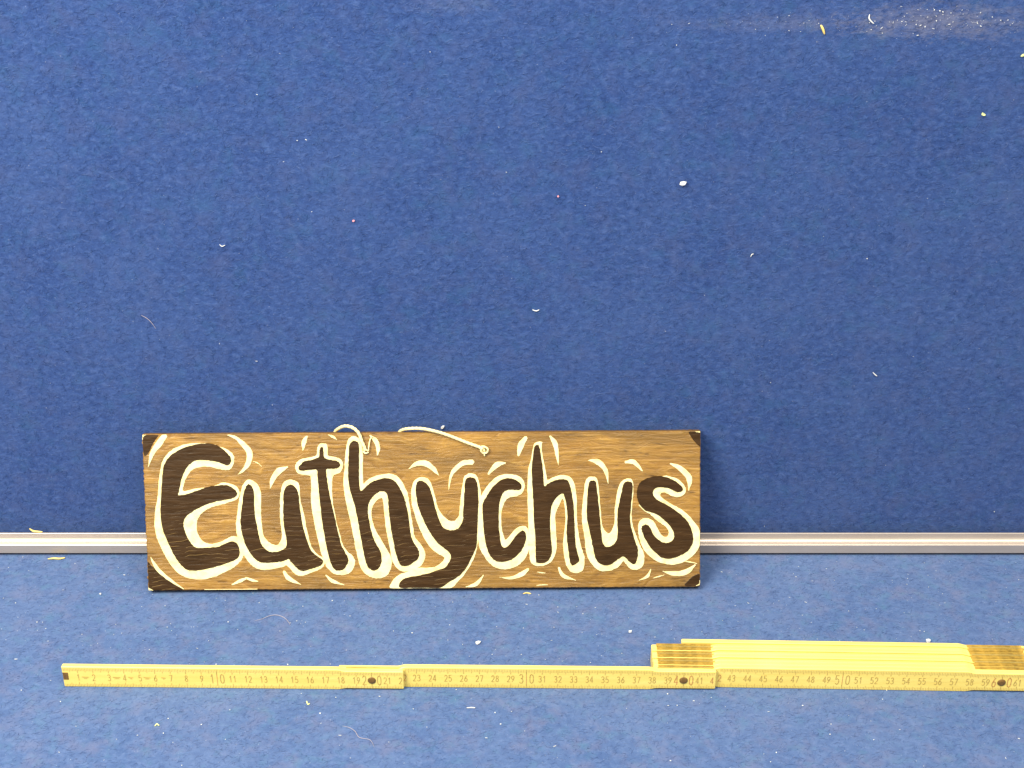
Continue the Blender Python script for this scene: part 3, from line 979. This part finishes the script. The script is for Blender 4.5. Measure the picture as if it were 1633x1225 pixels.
# the folded remainder: seven more segments packed behind the last open one
prev = None
for i in range(1, 8):
    last = (i == 7)
    mi_ = mC @ Matrix.Translation((0, i * RT, 0))
    x0 = 0.4000 if last else 0.3805 + random.uniform(-0.0003, 0.0003)
    o = make_segment(mi_, x0, 0.6205 + random.uniform(-0.0004, 0.0004), not last, True, dz=(0.0001, 0.0003, 0.0, 0.0003, 0.0, 0.0004, 0.0)[i - 1], gap=(0.0003, 0.0009, 0.0002, 0.0010, 0.0003, 0.0007, 0.0001)[i - 1])
    # recessed amber lap tops and the steel spring plates of each joint
    for (xa, xb, left) in ((0.3835, 0.4185, True), (0.5835, 0.6185, False)):
        if last and left:
            continue
        zt = RH - 0.0013
        V, F = lap_top(o, xa, xb, 0.00045, RT - 0.00045, zt + 0.00012)
        mesh_obj('lap_joint', V, F, M['lap'], o)
        joined = (i % 2 == 1) if left else (i % 2 == 0)
        if joined and not (left and i == 7):
            V, F = lap_top(o, xa + 0.001, xb + 0.001, RT - 0.00030, RT + 0.00030, zt + 0.00055)
            mesh_obj('spring_plate', V, F, M['plate'], o)
# plates of the two open joints
V, F = lap_top(None, 0.1835, 0.2185, RT - 0.0003, RT + 0.0003, RH - 0.0008)
mesh_obj('spring_plate', V, F, M['plate'], segA)
V, F = lap_top(None, 0.3835, 0.4185, RT - 0.0003, RT + 0.0003, RH - 0.0008)
mesh_obj('spring_plate', V, F, M['plate'], segB)
V, F = lap_top(None, 0.3835, 0.4185, 0.00045, RT - 0.00045, RH - 0.0013 + 0.00012)
mesh_obj('lap_joint', V, F, M['lap'], segC)

# ------------------------------------------------------------------ loose lint and splinters
def flake(verts, faces, c, ax, ay, n, L, W, T):
    """irregular little chip, added to lists"""
    b = len(verts)
    k = 6
    for s in (0, 1):
        for i in range(k):
            a = 2 * math.pi * i / k
            rr = random.uniform(0.7, 1.2)
            verts.append(c + ax * (math.cos(a) * L * rr) + ay * (math.sin(a) * W * rr) + n * (T * (0.15 if s == 0 else 1) * random.uniform(0.7, 1.1)))
    faces.append(tuple(b + i for i in range(k))[::-1])
    faces.append(tuple(b + k + i for i in range(k)))
    for i in range(k):
        j = (i + 1) % k
        faces.append((b + i, b + j, b + k + j, b + k + i))


WN, FN = Vector((0, -1, 0)), Vector((0, 0, 1))


def axes(surface, ang):
    if surface == 'wall':
        ax = Vector((math.cos(ang), 0, math.sin(ang)))
        return ax, WN.cross(ax), WN
    ax = Vector((math.cos(ang), math.sin(ang), 0))
    return ax, FN.cross(ax), FN


def crumb(px, py, surface, Lpx, Wpx, ang, mat, name, label, cat, T=0.0008, z=0.0):
    k = 0.01 / 22.5 / 2
    p = on_y(px, py, -0.0005) if surface == 'wall' else on_z(px, py, 0.0003 + z)
    ax, ay, n = axes(surface, ang)
    V, F = [], []
    flake(V, F, Vector((0, 0, 0)), ax, ay, n, Lpx * k, Wpx * k, T)
    o = mesh_obj(name, V, F, M[mat])
    o.location = p
    return tag(o, label, cat)


def curl(name, pix, surface, rad, mat, label, cat, lift=0.0006, sub=6):
    pts = [on_y(x, y, -lift) if surface == 'wall' else on_z(x, y, lift) for x, y in pix]
    base = pts[0].copy()
    o = tube(name, sm3([p - base for p in pts], sub), rad, M[mat], None, 6, taper=True)
    o.location = base
    return tag(o, label, cat)


crumb(1089, 292, 'wall', 10, 7, 0.4, 'lint', 'white_crumb', 'largest round white crumb stuck on the plain blue wall', 'crumb', 0.002)
crumb(706, 681, 'wall', 7, 4, 0.7, 'lint', 'white_chip', 'white chip on the blue wall just above the long cord end', 'chip', 0.001)
crumb(1568, 182, 'wall', 7, 4, -0.3, 'green', 'yellow_green_crumb', 'yellow-green crumb on the blue wall below the dusty smear', 'crumb', 0.001)
crumb(1631, 88, 'wall', 6, 4, 0.5, 'green', 'pale_crumb', 'pale crumb on the blue wall beside the end of the dusty smear', 'crumb', 0.001)
curl('wood_shaving', [(1309, 40), (1312, 46), (1315, 55)], 'wall', 0.0008, 'straw', 'amber wood shaving on the blue wall under the dusty smear', 'shaving')
curl('white_thread', [(1387, 23), (1386, 29), (1389, 34), (1394, 38)], 'wall', 0.0005, 'lint', 'short pale thread in the middle of the dusty smear', 'thread')
curl('pale_hair', [(225, 503), (233, 507), (241, 514), (249, 525)], 'wall', 0.00016, 'hair', 'thin pale curved hair on the wall high above the sign corner', 'hair')
curl('white_thread', [(849, 494), (855, 496), (860, 494)], 'wall', 0.0004, 'lint', 'straight white thread on the wall well above the letter c', 'thread')
curl('white_thread', [(1392, 594), (1396, 598), (1399, 600)], 'wall', 0.0004, 'lint', 'curled white thread on the wall above the right stretch of rail', 'thread')
curl('white_thread', [(350, 390), (354, 393), (359, 391)], 'wall', 0.0003, 'lint', 'small curled white thread on the wall above the letter E', 'thread')
curl('white_thread', [(1197, 410), (1199, 406), (1202, 405)], 'wall', 0.0003, 'lint', 'tiny bent white thread on the wall below the largest crumb', 'thread')
crumb(890, 313, 'wall', 3, 3, 0.0, 'pink', 'red_speck', 'tiny red speck of fluff on the blue wall left of the largest crumb', 'speck', 0.0006)
crumb(564, 352, 'wall', 4, 3, 0.0, 'pink', 'pink_speck', 'tiny pink speck of fluff on the blue wall above the letter t', 'speck', 0.0006)
curl('wood_splinter', [(76, 891.5), (86, 890.5), (95, 891), (104, 889.5)], 'floor', 0.00075, 'straw', 'yellow wood splinter lying on the floor just below the rail', 'splinter', 0.0009)
# splinter lying on top of the rail
pts = [on_y(x, y, -0.0064) for x, y in ((47, 843), (53, 847), (60, 848), (68, 848.5))]
o = tube('wood_splinter', sm3([p - pts[0] for p in pts], 6), 0.0008, M['straw'], None, 6, taper=True)
o.location = pts[0]
tag(o, 'yellow wood splinter resting on the top edge of the rail', 'splinter')
crumb(1480, 1024, 'floor', 9, 7, 0.2, 'lint', 'white_crumb', 'white crumb behind the folded stack of the ruler', 'crumb', 0.002)
crumb(762, 1026, 'floor', 9, 7, 0.5, 'lint', 'white_flake', 'white flake on the floor between the sign and the ruler', 'flake', 0.001)
crumb(1005, 1008, 'floor', 5, 4, 0.5, 'lint', 'small_white_flake', 'small white flake on the floor left of the ruler stack', 'flake', 0.001)
crumb(160, 948 + 0, 'floor', 3, 3, 0.5, 'lint', 'small_white_flake', 'small white flake on the floor left of the sign foot', 'flake', 0.001)
curl('pale_hair', [(406, 990), (418, 987), (430, 982), (442, 981), (453, 985), (460, 992), (463, 998)], 'floor', 0.00016, 'hair', 'thin curved hair on the floor between the sign and the ruler', 'hair')
curl('pale_hair', [(546, 1158), (556, 1160), (566, 1166), (573, 1176), (590, 1180), (597, 1192)], 'floor', 0.00014, 'hair', 'thin wavy hair on the floor in front of the ruler', 'hair')
curl('green_fluff', [(247, 1158), (250, 1155), (254, 1157)], 'floor', 0.0005, 'green', 'curl of yellow-green fluff on the floor before the ruler\'s first segment', 'fluff')
curl('green_fluff', [(489, 1118), (491, 1123), (494, 1122)], 'floor', 0.0005, 'green', 'upright yellow-green fluff on the floor by the first ruler joint', 'fluff')
curl('white_thread', [(744, 1129), (752, 1128.5), (758, 1129)], 'floor', 0.0004, 'lint', 'short straight white thread on the floor before the second ruler segment', 'thread')
curl('amber_thread', [(834, 947), (840, 945.5), (847, 947)], 'floor', 0.0005, 'straw', 'short amber thread on the floor at the foot of the sign', 'thread')


def lint(name, n, surface, sampler, smin, smax, parent):
    V, F = [], []
    for _ in range(n):
        px, py = sampler()
        p = on_y(px, py, -0.0006) if surface == 'wall' else on_z(px, py, 0.0004)
        ax, ay, nn = axes(surface, random.uniform(-0.6, 0.6) if random.random() < 0.6 else random.uniform(0, 3.14))
        s = smin * (smax / smin) ** (random.random() ** 1.8)
        el = random.choice([1, 1, 1.4, 2.2, 3.5])
        flake(V, F, p, ax, ay, nn, s * el ** 0.7, s / el ** 0.7, s * 0.6)
    o = mesh_obj(name, V, F, M['lint'], parent)
    o['kind'] = 'stuff'
    return o


lint('lint', 420, 'floor', lambda: (random.uniform(-150, 1780), random.uniform(895, 1300)), 0.00010, 0.00050, floor)
lint('lint', 800, 'floor', lambda: (random.uniform(-150, 1780), random.uniform(888, 1080)), 0.00008, 0.00034, floor)
lint('lint', 100, 'wall', lambda: (random.uniform(-150, 1780), random.uniform(-60, 840)), 0.00010, 0.00042, wall)
lint('lint', 120, 'wall', lambda: (random.gauss(1530, 70), random.gauss(36, 12)), 0.00010, 0.00045, wall)
lint('lint', 60, 'wall', lambda: (random.gauss(1290, 110), random.gauss(34, 12)), 0.00008, 0.00030, wall)
